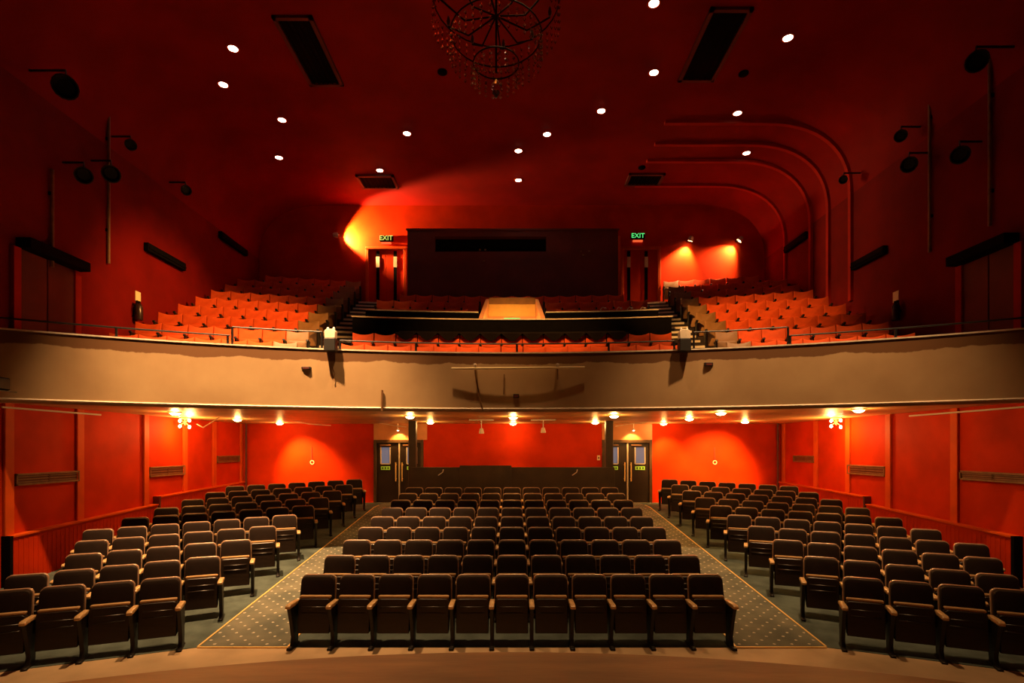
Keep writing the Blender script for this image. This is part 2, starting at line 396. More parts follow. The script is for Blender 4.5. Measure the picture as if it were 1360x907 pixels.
ridge_m = [shear(G().box(-.17, .17, -.256, -.240, z, z+.016).mesh('ridge', .005, m=M['board']), .10, .165) for z in (.42, .50)]
std_m = G().prism([(-.36, -.03), (-.30, .03), (-.27, .12), (-.315, .30), (-.40, .545), (-.08, .545), (-.09, .36), (-.13, .03), (-.11, -.03)], 'x', -.024, .024).mesh('side_standard', .006, m=M['iron'])
foot_m = G().box(-.032, .032, -.40, -.08, -.03, .022).mesh('foot', .01, m=M['iron'])
arm_m = G().prism([(-.435, .540), (-.435, .575), (-.40, .592), (-.10, .585), (-.07, .57), (-.07, .540)], 'x', -.034, .034).mesh('armrest', .010, 2, m=M['arm'])
def seat(loc, rz, label, group, last=0):
    """last: +1/-1 adds the closing standard on that side; each seat carries the standard on the other side"""
    t = thing('tip_up_seat', label, 'seat', loc, rz, group)
    ob('backrest', back_m, t); ob('back_shell', shell_m, t)
    sc = ob('seat_cushion', pad_m, t); bd = ob('seat_board', pan_m, t)
    ob('lit_front_edge', edge_m, sc)
    for r in ridge_m: ob('ridge', r, bd)
    sides = [-1]+([1] if last else [])
    for sd in sides:
        x = sd*PITCH/2
        st = ob('side_standard', std_m, t, (x, 0, 0)); ob('foot', foot_m, st)
        ob('armrest', arm_m, t, (x, 0, 0))
    return t
for r in range(9):
    d = 7.47+.91*r
    for i in range(11):
        seat(((i-5)*PITCH, d, fz(d-.2)+.006), random.uniform(-.012, .012),
             'dark brown tip-up seat, %s from the left, %s row from the stage, centre stalls block' % (ORD[i], ORD[r]), 'centre stalls seats', i == 10)
TH = math.radians(22.5)
for s in (-1, 1):
    side = 'left' if s < 0 else 'right'
    for r in range(10):
        d0 = 7.3+.99*r
        n = 7
        if s < 0 and r < 3: n = 5
        if s < 0 and r == 3: n = 6
        if s > 0 and r < 3: n = 6
        for i in range(n):
            x = s*(4.72+i*PITCH*math.cos(TH)); d = d0-i*PITCH*math.sin(TH)
            # own standard is at local -x; on the left block the aisle side is local +x
            last = (i == 0) if s < 0 else (i == n-1)
            seat((x, d, fz(d-.2)+.006), s*-TH+random.uniform(-.015, .015),
                 'dark brown tip-up seat, %s from the aisle, %s row, %s stalls block' % (ORD[i], ORD[r], side), '%s stalls seats' % side, last)

# ------------------------------------------------------------------ balcony seats
def dished(w, z0, z1, dip, n=8):
    pts = [(-w/2, z0), (w/2, z0)]
    for i in range(n+1):
        x = w/2-w*i/n; pts.append((x, z1-dip*(1-(2*x/w)**2)))
    return pts
def mk_bal(m):
    return (shear(G().prism(dished(.50, .38, .88, .055), 'y', -.16, -.09).mesh('backrest', .012, 2, m=m), .17, .38),
            shear(G().prism(rounded(.44, .44, .20, .60, .06), 'y', -.25, -.15).mesh('seat_cushion', .018, 2, m=m), .08, .2))
BALM = {'red': mk_bal(M['velvet']), 'tan': mk_bal(M['tanseat'])}
bstd = G().prism([(-.34, 0), (-.30, .3), (-.36, .56), (-.06, .56), (-.08, 0)], 'x', -.016, .016).mesh('side_standard', .005, m=M['iron'])
barm = G().prism([(-.40, .56), (-.39, .61), (-.07, .60), (-.06, .56)], 'x', -.028, .028).mesh('armrest', .008, m=M['blackmetal'])
def bseat(x, r, k2, label, group, kind='red', last=False):
    phi = math.asin(x/r)
    t = thing('balcony_seat', label, 'seat', (x, BC+r*math.cos(phi), BZ+DZ*k2), -phi, group)
    b, c = BALM[kind]; ob('backrest', b, t); ob('seat_cushion', c, t)
    for sd in ([-1, 1] if last else [-1]):
        st = ob('side_standard', bstd, t, (sd*.26, 0, 0)); ob('armrest', barm, st)
    return t
BP = .52
for k2 in range(NR):
    r = rz_(k2)
    for s in (-1, 1):
        side = 'left' if s < 0 else 'right'
        x = xa(r)+.42+.30; i = 0
        while x < 8.55:
            kind = 'tan' if i == 0 else 'red'
            bseat(s*x, r, k2, '%s balcony seat, %s from the aisle, %s row, %s balcony block' % ('tan vinyl' if i == 0 else 'red velvet', ORD[i], ORD[k2], side), '%s balcony seats' % side, kind,
                  last=(i == 0 if s < 0 else x+BP*math.cos(math.asin(x/r)) >= 8.55))
            x += BP*math.cos(math.asin(x/r)); i += 1
    lim = xa(r)-.42-.28
    if k2 in (0, 1, 4, 5, 6):
        n = int(2*lim/BP)+1
        for i in range(n):
            x = (i-(n-1)/2)*BP
            if k2 >= 4 and abs(x) < (1.2 if k2 < 6 else 0): continue
            if k2 == 6 and abs(x) > 3.4: continue
            bseat(x, r, k2, 'red velvet balcony seat, %s from the left, %s row, centre balcony block' % (ORD[i], ORD[k2]), 'centre balcony seats', 'red', last=(i == n-1))

# ------------------------------------------------------------------ balcony desks, vomitory hatch, booth
def arcwall(xl, xr, r, th, z0, z1, n=24):
    rows = []
    for i in range(n+1):
        x = xl+(xr-xl)*i/n
        rows.append([(x, by(x, r), z0), (x, by(x, r), z1), (x, by(x, r+th), z1), (x, by(x, r+th), z0)])
    return G().sweep(rows, True, True)
t = thing('parapet', 'long black parapet across the centre balcony block', 'parapet')
ob('panel', arcwall(-4.05, 4.05, 25.38, .12, BZ+DZ, 5.97).mesh('panel', m=M['black'], smooth=False), t)
ob('capping', arcwall(-4.07, 4.07, 25.35, .2, 5.97, 6.0).mesh('capping', .004, m=M['nosing'], smooth=False), t)
for s in (-1, 1):
    t = thing('parapet', 'short black parapet %s of the cream hatch' % ('left' if s < 0 else 'right'), 'parapet')
    a, b = sorted((s*.95, s*4.05))
    ob('panel', arcwall(a, b, 26.6, .12, BZ+DZ*2, 6.46).mesh('panel', m=M['black'], smooth=False), t)
    ob('capping', arcwall(a, b, 26.57, .2, 6.46, 6.49).mesh('capping', .004, m=M['nosing'], smooth=False), t)
# black sheet with scalloped lower edge over the second row
rows = []; nsw = 11; x0, x1 = -2.86, 2.86
for i in range(nsw*10+1):
    x = x0+(x1-x0)*i/(nsw*10); u = (i % 10)/10; sag = .19*(math.sin(math.pi*u))**1.2-.03
    r = rz_(1)
    rows.append([(x, by(x, r-.165), 5.45-sag), (x, by(x, r-.13), 5.49), (x, by(x, r+.1), 5.52), (x, by(x, r+.50), 5.66), (x, by(x, r+.50), 5.64), (x, by(x, r+.1), 5.50), (x, by(x, r-.12), 5.478), (x, by(x, r-.155), 5.45-sag)])
thing('scalloped_sheet', 'black sheet with scalloped lower edge over the second centre balcony row', 'sheet', me=G().sweep(rows, True, True).mesh('sheet', m=M['sheet']))
# cream hatch (stair opening)
h = thing('stair_hatch', 'cream stair hatch with splayed sides in the middle of the balcony', 'hatch')
zf = 5.6
for s in (-1, 1):
    g = G(); a = [(s*.80, 15.15), (s*.93, 15.15), (s*.79, 16.3), (s*.68, 16.3)]
    zt = [6.30, 6.30, 7.13, 7.13]
    g.v = [(x, y, zf) for x, y in a]+[(x, y, z) for (x, y), z in zip(a, zt)]
    g.f = [[0, 1, 2, 3], [4, 5, 6, 7], [0, 1, 5, 4], [1, 2, 6, 5], [2, 3, 7, 6], [3, 0, 4, 7]]
    ob('side_wall', g.mesh('side_wall', .006, m=M['cream2'], smooth=False), h)
ob('back_panel', G().box(-.70, .70, 16.18, 16.28, 6.55, 6.94).mesh('back_panel', m=M['cream'], smooth=False), h)
ob('top_band', G().box(-.69, .69, 16.14, 16.3, 6.94, 7.13).mesh('top_band', .01, m=M['tanseat'], smooth=False), h)
ob('lower_panel', G().box(-.72, .72, 16.10, 16.2, zf, 6.55).mesh('lower_panel', m=M['cream2'], smooth=False), h)
sg = thing('hatch_sign', 'small lit green sign low in the cream hatch', 'sign', me=G().box(-.24, .24, 16.04, 16.09, 6.37, 6.50).mesh('sign', .005, m=M['exitg'], smooth=False))
for q in (-.13, 0, .13): ob('glyph', G().box(q-.035, q+.035, 16.03, 16.04, 6.40, 6.47).mesh('glyph', m=M['exitw'], smooth=False), sg)
hl = thing('added_hatch_lamp', 'unseen lamp added behind the parapet to brighten the cream hatch', 'lamp', (0, 14.95, 5.7), me=G().lathe([(.06, -.03), (.07, 0), (.05, .04)], 12).mesh('bulkhead', m=M['hot']))  # unseen lamp, added to brighten the hatch panels
point('hatch_fill_light', (0, 15.05, 6.05), 70, WARM, .08)
# projection booth
bt = thing('projection_booth', 'dark maroon projection booth wall with black window slot', 'booth')
g = G(); x0, x1, yf, z0, z1 = -3.53, 3.58, 18.3, 7.0, 10.05
sx0, sx1, sz0, sz1 = X(578, yf), X(726, yf), Z(334, yf), Z(314, yf)
for a in ((x0, sx0, z0, z1), (sx1, x1, z0, z1), (sx0, sx1, z0, sz0), (sx0, sx1, sz1, z1)): g.box(a[0], a[1], yf, YU-.02, a[2], a[3])
ob('booth_wall', g.mesh('booth_wall', m=M['maroon'], smooth=False), bt)
ob('window_slot', G().box(sx0, sx1, yf+.25, yf+.3, sz0, sz1).mesh('slot', m=M['black'], smooth=False), bt)
ob('top_trim', G().box(x0-.04, x1+.04, yf-.04, yf, z1-.06, z1).mesh('trim', m=M['maroon'], smooth=False), bt)
ob('side_trim', G().box(x1, x1+.08, yf-.03, yf+.06, z0+.7, z1-.25).mesh('trim', m=M['redtrim'], smooth=False), bt)
for px, py, c in ((638, 332, 'steel'), (645, 332, 'steel'), (643, 347, 'steel'), (772, 334, 'steel'), (783, 334, 'steel'), (775, 339, 'steel')):
    p = P(px, py, yf); ob('bracket', G().box(p.x-.03, p.x+.03, yf-.05, yf, p.z-.02, p.z+.02).mesh('bracket', m=M['bronze'], smooth=False), bt)

# ------------------------------------------------------------------ doors
def stall_door(n, a, b):
    dr = ob('door_%d' % n, None); dr['kind'] = 'structure'; dr['label'] = 'dark brown double doors with glass panes in the stalls, %s aisle' % ('left' if a < 0 else 'right')
    g = G(); g.box(a, a+.09, YB-.06, YB+.1, FB, DT); g.box(b-.09, b, YB-.06, YB+.1, FB, DT); g.box(a+.09, b-.09, YB-.06, YB+.1, DT-.1, DT)
    ob('door_frame', g.mesh('door_frame', .008, m=M['frame'], smooth=False), dr)
    mid = (a+b)/2+.02
    for s, (l, r) in ((-1, (a+.09, mid)), (1, (mid, b-.09))):
        wx0, wx1 = (l+.14, l+.44) if s < 0 else (r-.46, r-.14)
        z0, z1 = Z(616, YB), Z(594, YB)
        g = G()
        for q in ((l, wx0, FB+.01, DT-.1), (wx1, r, FB+.01, DT-.1), (wx0, wx1, FB+.01, z0), (wx0, wx1, z1, DT-.1)): g.box(q[0], q[1], YB+.02, YB+.07, q[2], q[3])
        lf = ob('door_leaf', g.mesh('door_leaf', m=M['doorw'], smooth=False), dr)
        ob('glass_pane', G().box(wx0, wx1, YB+.04, YB+.05, z0, z1).mesh('pane', m=M['glass'], smooth=False), lf)
        g = G(); 
        for q in ((wx0-.02, wx0+.015, z0, z1), (wx1-.015, wx1+.02, z0, z1), (wx0, wx1, z0-.02, z0+.015)): g.box(q[0], q[1], YB, YB+.03, q[2], q[3])
        ob('glazing_bead', g.mesh('bead', m=M['alu'], smooth=False), lf)
        sgn = ob('green_sign', G().box(wx0, wx1, YB+.005, YB+.02, Z(624, YB), Z(619.3, YB)).mesh('sign', m=M['lime'], smooth=False), lf)
        for q in (.2, .5, .8):
            gx = wx0+(wx1-wx0)*q; ob('glyph', G().box(gx-.025, gx+.025, YB, YB+.005, Z(623, YB), Z(620.3, YB)).mesh('glyph', m=M['dgreen'], smooth=False), lf)
        sgn['label'] = 'lime green strip sign with dark glyphs'
        hx = mid+s*.105
        g = G(); zz0, zz1 = Z(639, YB), Z(614, YB)
        g.tube([(hx, YB-.07, zz0), (hx, YB-.07, zz1)], .02)
        for z in (zz0+.08, zz1-.08): g.tube([(hx, YB-.07, z), (hx, YB+.03, z)], .018)
        ob('pull_handle', g.mesh('handle', m=M['brass']), lf)
        ob('door_closer', G().box(l+.12, l+.46, YB-.04, YB+.02, DT-.2, DT-.15).mesh('closer', .008, m=M['bronze'], smooth=False), lf)
    ob('meeting_strip', G().box(mid-.022, mid+.022, YB-.02, YB+.03, FB+.1, DT-.1).mesh('strip', m=M['alu'], smooth=False), dr)
for i, (a, b) in enumerate(DOORS): stall_door(i+1, a, b)

TXT = {}
def text_mesh(s, size, m, depth=.012):
    c = bpy.data.curves.new('txt', 'FONT'); c.body = s; c.size = size; c.extrude = depth; c.align_x = 'CENTER'; c.align_y = 'CENTER'
    o = bpy.data.objects.new('txt', c); COL.objects.link(o)
    me = bpy.data.meshes.new_from_object(o.evaluated_get(bpy.context.evaluated_depsgraph_get()))
    bpy.data.objects.remove(o); bpy.data.curves.remove(c); me.materials.clear(); me.materials.append(m); return me
def upper_door(n, pl, pr, strips):
    y = YU; a, b = X(pl, y), X(pr, y); z0 = BZ+DZ*(NR-1); z1 = Z(329, y)
    dr = ob('door_%d' % n, None); dr['kind'] = 'structure'; dr['label'] = 'red double doors with black vision strips on the balcony'
    g = G(); g.box(a, a+.1, y-.12, y, z0, z1); g.box(b-.1, b, y-.12, y, z0, z1); g.box(a, b, y-.14, y, z1-.09, z1)
    ob('door_frame', g.mesh('frame', .008, m=M['redtrim'], smooth=False), dr)
    mid = (a+b)/2
    for l, r in ((a+.1, mid-.005), (mid+.005, b-.1)):
        lf = ob('door_leaf', G().box(l, r, y-.06, y, z0+.01, z1-.09).mesh('leaf', .004, m=M['red'], smooth=False), dr)
        c = min(strips, key=lambda q: abs(X(q, y)-(l+r)/2)); cx = X(c, y)
        ob('vision_strip', G().box(cx-.055, cx+.055, y-.075, y-.06, z0+.1, z1-.14).mesh('strip', m=M['black'], smooth=False), lf)
        ob('notice', G().box(cx-.06, cx+.06, y-.085, y-.075, Z(356, y), Z(342, y)).mesh('notice', m=M['paper'], smooth=False), lf)
upper_door(3, 487, 541, (503, 526)); upper_door(4, 824, 877, (835, 858))
for px, py, side in ((514, 317.5, 'left'), (847, 314.5, 'right')):
    p = P(px, py, YU)
    s = thing('exit_sign', 'lit green EXIT sign above the %s balcony doors' % side, 'sign', (p.x, YU-.05, p.z))
    ob('sign_box', G().box(-.24, .24, -.04, .05, -.10, .10).mesh('box', .01, m=M['black'], smooth=False), s)
    t = ob('lettering', text_mesh('EXIT', .23, M['exitw'] if side == 'left' else M['exitg']), s, (0, -.045, 0)); t.rotation_euler = (math.pi/2, 0, 0)
    ob('lower_strip', G().box(-.17, .17, -.035, .04, -.19, -.14).mesh('strip', m=M['signred'], smooth=False), s)

# ------------------------------------------------------------------ barrier, posts, dado walls
t = thing('rear_barrier', 'dark brown barrier wall behind the centre seat block', 'barrier')
yb = 15.75; zf = fz(yb)
ob('panel', G().box(X(546, yb), X(817, yb), yb, yb+.08, zf-.02, Z(620.5, yb)).mesh('panel', .006, m=M['wood'], smooth=False), t)
ob('raised_panel', G().box(X(611, yb), X(680, yb), yb-.04, yb-.002, zf+.6, Z(618, yb)).mesh('panel', .006, m=M['wood'], smooth=False), t)
for px, s in ((587, 'left'), (765, 'right')):
    p = P(px, 629, yb-.05)
    thing('bent_hook', 'small bent pale hook on the dark barrier, %s one' % s, 'hook', me=G().tube([p+Vector((-.1, 0, -.05)), p+Vector((.03, 0, .04)), p+Vector((.05, 0, .12))], .013, 6).mesh('hook', m=M['steel']))
for px, s in ((548, 'left'), (810, 'right')):
    x = X(px, 15.9)
    t = thing('support_post', 'dark square post holding up the balcony at the %s barrier end' % s, 'post')
    ob('shaft', G().box(x-.11, x+.11, 15.88, 16.1, fz(16)-.02, SOF).mesh('shaft', .012, m=M['wood'], smooth=False), t)
    ob('base_collar', G().box(x-.14, x+.14, 15.85, 16.13, fz(16)-.02, fz(16)+.12).mesh('collar', .01, m=M['wood'], smooth=False), t)
for s in (-1, 1):
    side = 'left' if s < 0 else 'right'
    for (ya, yb_, hgt, which) in ((9.5, 13.4, .86, 'lower'), (13.5, 17.8, .88, 'upper')):
        xi, xo = s*8.76, s*WX
        t = thing('dado_wall', 'red ribbed %s dado wall beside the %s seat block' % ('front' if which == 'lower' else 'rear', side), 'wall')
        g = G(); zb = 1.08 if which == 'lower' else 1.42; zt = 1.24 if which == 'lower' else 1.52
        p4 = [(ya, fz(ya)), (yb_, fz(yb_)), (yb_, zt), (ya, zb)]
        ob('panel', g.prism(p4, 'x', min(xi, xo), max(xi, xo)).mesh('panel', m=M['red'], smooth=False), t)
        g = G(); n = int((yb_-ya)/.10)
        for i in range(n):
            y = ya+.05+i*.10; z = zb+(zt-zb)*(y-ya)/(yb_-ya)-.05
            g.box(min(xi, xi-s*.005), max(xi, xi-s*.005), y-.026, y+.026, fz(y), z)
        rb = ob('ribs', g.mesh('ribs', m=M['red'], smooth=False), t); rb['kind'] = 'stuff'
        g = G().prism([(ya, zb), (yb_, zt), (yb_, zt+.03), (ya, zb+.03)], 'x', min(xi-s*.03, xo), max(xi-s*.03, xo))
        ob('capping', g.mesh('capping', m=M['redtrim'], smooth=False), t)
        ob('end_panel', G().box(min(xi-s*.02, xo), max(xi-s*.02, xo), ya-.06, ya, fz(ya), zb+.03).mesh('end', m=M['black'] if which == 'lower' else M['maroon'], smooth=False), t)

# wall vents in the stalls
def wall_vent(s, p0, p1, y0px, y1px, label, slots=2, m='bronze', depth=.06):
    d0, d1 = sorted((F*WX/abs(p0-HX), F*WX/abs(p1-HX))); d1 = min(d1, 17.7)
    dm = (d0+d1)/2; pm = HX+s*F*WX/dm
    z1, z0 = Z(y0px, dm), Z(y1px, dm)
    t = thing('wall_vent', label, 'vent'); xi = s*(WX-depth)
    g = G(); b = .035
    for q in ((d0, d1, z0, z0+b), (d0, d1, z1-b, z1), (d0, d0+b, z0, z1), (d1-b, d1, z0, z1)): g.box(min(xi, s*WX), max(xi, s*WX), *q)
    ob('vent_frame', g.mesh('frame', .004, m=M[m], smooth=False), t)
    for i in range(slots):
        a = d0+b+(d1-d0-2*b)*i/slots+.01; c = d0+b+(d1-d0-2*b)*(i+1)/slots-.01
        pn = ob('grille', G().box(min(s*(WX-.02), s*WX), max(s*(WX-.02), s*WX), a, c, z0+b, z1-b).mesh('grille', m=M['maroon'] if m != 'black' else M['black'], smooth=False), t)
        nb = 3
        for j in range(nb):
            z = z0+b+(z1-z0-2*b)*(j+.5)/nb
            ob('louvre', G().box(min(s*(WX-.045), s*(WX-.02)), max(s*(WX-.045), s*(WX-.02)), a, c, z-.008, z+.008).mesh('louvre', m=M[m], smooth=False), pn)
wall_vent(-1, 18, 103, 627, 642, 'long bronze vent on the left stalls wall, nearest the stage')
wall_vent(-1, 197, 244, 619, 632, 'bronze vent on the left stalls wall, in the middle')
wall_vent(-1, 287, 317, 605, 614, 'bronze vent on the left stalls wall, nearest the back corner')
wall_vent(1, 1278, 1372, 627, 640, 'long bronze vent on the right stalls wall, nearest the stage')
wall_vent(1, 1128, 1178, 618, 631, 'bronze vent on the right stalls wall, in the middle')
wall_vent(1, 1056, 1084, 605, 614, 'bronze vent on the right stalls wall, nearest the back corner')
# black vents on the upper walls
def upper_vent(s, p0, p1, z0, z1, label):
    d0, d1 = sorted((F*WX/abs(p0-HX), F*WX/abs(p1-HX))); t = thing('upper_wall_vent', label, 'vent'); xi = s*(WX-.12)
    ob('box', G().box(min(xi, s*WX), max(xi, s*WX), d0, d1, z0, z1).mesh('box', .01, m=M['black'], smooth=False), t)
    ob('flange', G().box(min(xi-s*.02, xi), max(xi-s*.02, xi), d0+.02, d1-.02, z0+.06, z0+.1).mesh('flange', m=M['black'], smooth=False), t)
upper_vent(-1, 191, 242, 7.42, 7.62, 'black vent box on the upper left wall above the balcony seats')
upper_vent(-1, 290, 325, 9.02, 9.22, 'black vent box high on the upper left wall near the back')
upper_vent(1, 1180, 1136, 7.25, 7.45, 'black vent box on the upper right wall above the balcony seats')
upper_vent(1, 1075, 1046, 8.95, 9.15, 'black vent box between the arch ribs on the right wall')

# ------------------------------------------------------------------ lamps under the balcony
ring_m = G().lathe([(.13, 0), (.14, -.02), (.11, -.03), (.10, 0)], 20).mesh('trim_ring', m=M['brass'])
lens_m = G().lathe([(.10, -.005), (.105, -.03), (.08, -.06), (.03, -.075)], 18).mesh('lens', m=M['hot'])
DL = [(233, 547, 'left'), (316, 556, 'left'), (372, 561, 'left'), (545, 552, ''), (572, 560, ''), (682, 553, ''), (682, 562, ''), (791, 560, ''), (816, 551, ''), (882, 562, ''), (916, 555, ''), (958, 547, ''), (990, 559, ''), (1141, 543, '')]
DLP = {372: (950, (.35, .68, -1)), 882: (520, (.3, .55, -1)), 990: (1500, (-.15, 1.22, -1)), 316: (260, (.1, 1.2, -1)), 572: (60, (0, 0, -1)), 791: (60, (0, 0, -1))}
for i, (px, py, _) in enumerate(DL):
    p = onz(px, py, SOF); p.y = min(p.y, 17.2); p.x = X(px, p.y)
    t = thing('soffit_downlight', 'lit round downlight under the balcony, %s from the left' % ORD[i], 'lamp', p, 0, 'soffit downlights')
    ob('trim_ring', ring_m, t); ob('lens', lens_m, t)
    pw, aim = DLP.get(px, (120, (0, 0, -1)))
    point('downlight', (0, 0, -.13), 34, WARM, .06, t)
    lamp('downlight_beam', (0, 0, -.12), aim, pw, WARM, 78, .8, .07, t)
# bulb clusters near the side walls
for s, px in ((-1, 246), (1, 1111)):
    d = 14.2; x = X(px, d)
    t = thing('bulb_cluster', 'cluster of bare bulbs under the balcony by the %s wall' % ('left' if s < 0 else 'right'), 'lamp', (x, d, SOF))
    ob('plate', G().lathe([(.13, 0), (.13, -.03), (.09, -.05)], 16).mesh('plate', m=M['brass']), t)
    ob('stem', G().tube([(0, 0, -.05), (0, 0, -.2)], .015).mesh('stem', m=M['brass']), t)
    for q, (dx, dz) in enumerate(((-.13, -.06), (.12, -.05), (-.13, -.20), (.12, -.22))):
        a = ob('arm', G().tube([(0, 0, -.12), (dx, 0, dz)], .010, 6).mesh('arm', m=M['brass']), t)
        ob('bulb', G().lathe([(.015, .04), (.032, .015), (.034, -.015), (.012, -.04)], 12, (dx, 0, dz-.03)).mesh('bulb', m=M['hot']), a)
    point('cluster_light', (-s*.2, -.12, -.36), 95, WARM, .08, t)
# lamps over the doors
for i, px in enumerate((529, 842)):
    p = P(px, 571, YB-.3)
    t = thing('door_lamp', 'small lit spot above the %s stalls doors' % ('left', 'right')[i], 'lamp', p)
    ob('stem', G().tube([(0, 0, .04), (0, 0, SOF-p.z)], .012).mesh('stem', m=M['steel']), t)
    ob('shade', G().lathe([(.03, .05), (.06, -.02), (.055, -.02), (.02, .04)], 14).mesh('shade', m=M['steel']), t)
    ob('bulb', G().lathe([(.02, .02), (.04, -.015), (.01, -.035)], 12).mesh('bulb', m=M['hot']), t)
    lamp('door_light', (0, 0, -.06), (0, .6, -1), 70, WARM, 100, .4, .04, t)
# unlit track spots
for i, (px, py) in enumerate(((640, 572), (722, 571))):
    p = P(px, py, 15.2)
    t = thing('track_spot', 'small unlit pale spotlight hanging under the balcony, %s one' % ('left', 'right')[i], 'lamp', p)
    ob('stem', G().tube([(0, 0, .03), (0, 0, SOF-p.z)], .012).mesh('stem', m=M['steel']), t)
    ob('head', G().lathe([(.03, .07), (.05, .05), (.075, -.06), (.07, -.08)], 14).mesh('head', m=M['nosing']), t)
    ob('track', G().box(-.35, .35, -.02, .02, SOF-p.z-.03, SOF-p.z).mesh('track', m=M['steel'], smooth=False), t)
# conduits
thing('conduit', 'thin pale conduit under the balcony at the left edge', 'conduit', me=G().tube([(-8.85, 9.4, 3.36), (-8.8, 11.6, 3.36)], .018, 6).mesh('c', m=M['steel']))
thing('conduit', 'thin pale conduit under the balcony at the right edge', 'conduit', me=G().tube([(8.85, 9.2, 3.36), (8.8, 12.0, 3.36)], .018, 6).mesh('c', m=M['steel']))
for nm, pts in (('left of the left doors', [(375, 556), (410, 563), (440, 565)]), ('over the left doors', [(505, 562), (530, 566), (540, 567)]), ('over the right doors', [(818, 566), (845, 562), (880, 559)]), ('beside the left bulb cluster', [(262, 563), (270, 568), (292, 554)])):
    thing('cable_run', 'pale cable hanging from the soffit %s' % nm, 'cable', me=G().tube([P(a, b, 16.4 if a > 300 else 14) for a, b in pts], .014, 6).mesh('c', m=M['nosing']))
# back wall oddments
for px, s in ((415, 'left'), (950, 'right')):
    p = P(px, 614, YB-.02); t = thing('wall_hook', 'small pale ring on a wire on the %s red back wall' % s, 'hook', p)
    ob('wire', G().tube([(-.02, 0, .5), (0, 0, .06)], .008, 6).mesh('wire', m=M['maroon']), t)
    ob('ring', G().tube([(.06*math.cos(a), 0, .06*math.sin(a)) for a in [i*math.pi/6 for i in range(12)]], .013, 6, True).mesh('ring', m=M['nosing']), t)
p = P(795.5, 608, YB); t = thing('light_switch', 'white wall switch beside the right stalls doors', 'switch', p)
ob('plate', G().box(-.05, .05, -.02, 0, -.08, .08).mesh('plate', .006, m=M['paper'], smooth=False), t); ob('rocker', G().box(-.02, .02, -.03, -.02, -.03, .03).mesh('rocker', m=M['maroon'], smooth=False), t)

# ------------------------------------------------------------------ ceiling lamps and grilles
disc_m = G().lathe([(.095, 0), (.095, -.012), (.07, -.02)], 20).mesh('lens', m=M['cool']); cring = G().lathe([(.13, 0), (.13, -.012), (.10, -.015), (.095, 0)], 20).mesh('trim_ring', m=M['redtrim'])
CL = [(310, 64), (297, 112), (375, 159), (371, 209), (541, 177), (505, 226), (689, 200), (689, 239), (727, 178), (799, 147), (869, 96), (869, 4), (1047, 50), (980, 150), (992, 203)]
CL.sort()
for i, (px, py) in enumerate(CL):
    p = onz(px, py, CZ)
    t = thing('ceiling_downlight', 'lit round lamp in the red ceiling, %s from the left' % ORD[i], 'lamp', p, 0, 'ceiling downlights')
    ob('trim_ring', cring, t); ob('lens', disc_m, t)
    lamp('downlight', (0, 0, -.05), (0, -.12, -1), 210, WARM, 40, .8, .08, t)
for (x0, x1, y0, y1, nm, side) in ((-4.75, -3.95, 10.7, 12.75, 'large', 'left'), (3.85, 4.69, 10.5, 12.6, 'large', 'right'), (X(473, 17), X(527, 17.4), 16.95, 17.8, 'small', 'left'), (X(835, 17), X(883, 17), 16.85, 17.6, 'small', 'right')):
    t = thing('ceiling_grille', '%s black ceiling grille on the %s' % (nm, side), 'grille')
    b = .08; g = G()
    for q in ((x0, x1, y0, y0+b), (x0, x1, y1-b, y1), (x0, x0+b, y0, y1), (x1-b, x1, y0, y1)): g.box(*q, CZ-.06, CZ)
    ob('frame', g.mesh('frame', m=M['maroon'], smooth=False), t)
    ob('backing', G().box(x0+b, x1-b, y0+b, y1-b, CZ-.02, CZ).mesh('backing', m=M['black'], smooth=False), t)
    n = 8 if nm == 'small' else 6
    for i in range(n):
        x = x0+b+(x1-x0-2*b)*(i+.5)/n
        ob('bar', G().box(x-.012, x+.012, y0+b, y1-b, CZ-.05, CZ-.02).mesh('bar', m=M['black'], smooth=False), t)
for i, (px, py) in enumerate(((588, 95), (988, 97), (853, 222))):
    p = onz(px, py, CZ); thing('smoke_detector', 'small dark round detector on the ceiling, %s from the left' % ('first', 'third', 'second')[i], 'detector', p, me=G().lathe([(.11, 0), (.11, -.03), (.07, -.06)], 16).mesh('detector', m=M['black']))

# chandelier
c = thing('chandelier', 'large dark unlit crystal chandelier hanging from the ceiling', 'chandelier', (-.25, 8.6, 0))
ob('stem', G().tube([(0, 0, CZ), (0, 0, 8.6)], .016).mesh('stem', m=M['crystal']), c)
ob('canopy', G().lathe([(.2, CZ), (.18, CZ-.06), (.05, CZ-.12)], 16).mesh('canopy', m=M['crystal']), c)
for R, z in ((1.0, 9.75), (.72, 9.2), (.36, 8.75)):
    ob('ring', G().tube([(R*math.cos(a), R*math.sin(a), z) for a in [i*math.pi/16 for i in range(32)]], .012, 6, True).mesh('ring', m=M['crystal']), c)
g = G()
for R, z, n, L in ((1.0, 9.75, 44, .45), (.72, 9.2, 34, .40), (.36, 8.75, 18, .30)):
    for i in range(n):
        a = 2*math.pi*i/n; x, y = R*math.cos(a), R*math.sin(a)
        for j in range(4):
            zz = z-.05-j*L/4; w_ = .024; h_ = L/9
            b = len(g.v); g.v += [(x, y, zz), (x+w_, y, zz-h_), (x, y+w_, zz-h_), (x-w_, y, zz-h_), (x, y-w_, zz-h_), (x, y, zz-2*h_)]
            g.f += [[b, b+1, b+2], [b, b+2, b+3], [b, b+3, b+4], [b, b+4, b+1], [b+5, b+2, b+1], [b+5, b+3, b+2], [b+5, b+4, b+3], [b+5, b+1, b+4]]
cr = ob('crystals', g.mesh('crystals', m=M['drops'], smooth=False), c); cr['kind'] = 'stuff'
ob('bottom_drop', G().lathe([(.01, 8.5), (.09, 8.38), (.05, 8.26), (.01, 8.2)], 10).mesh('drop', m=M['drops']), c)
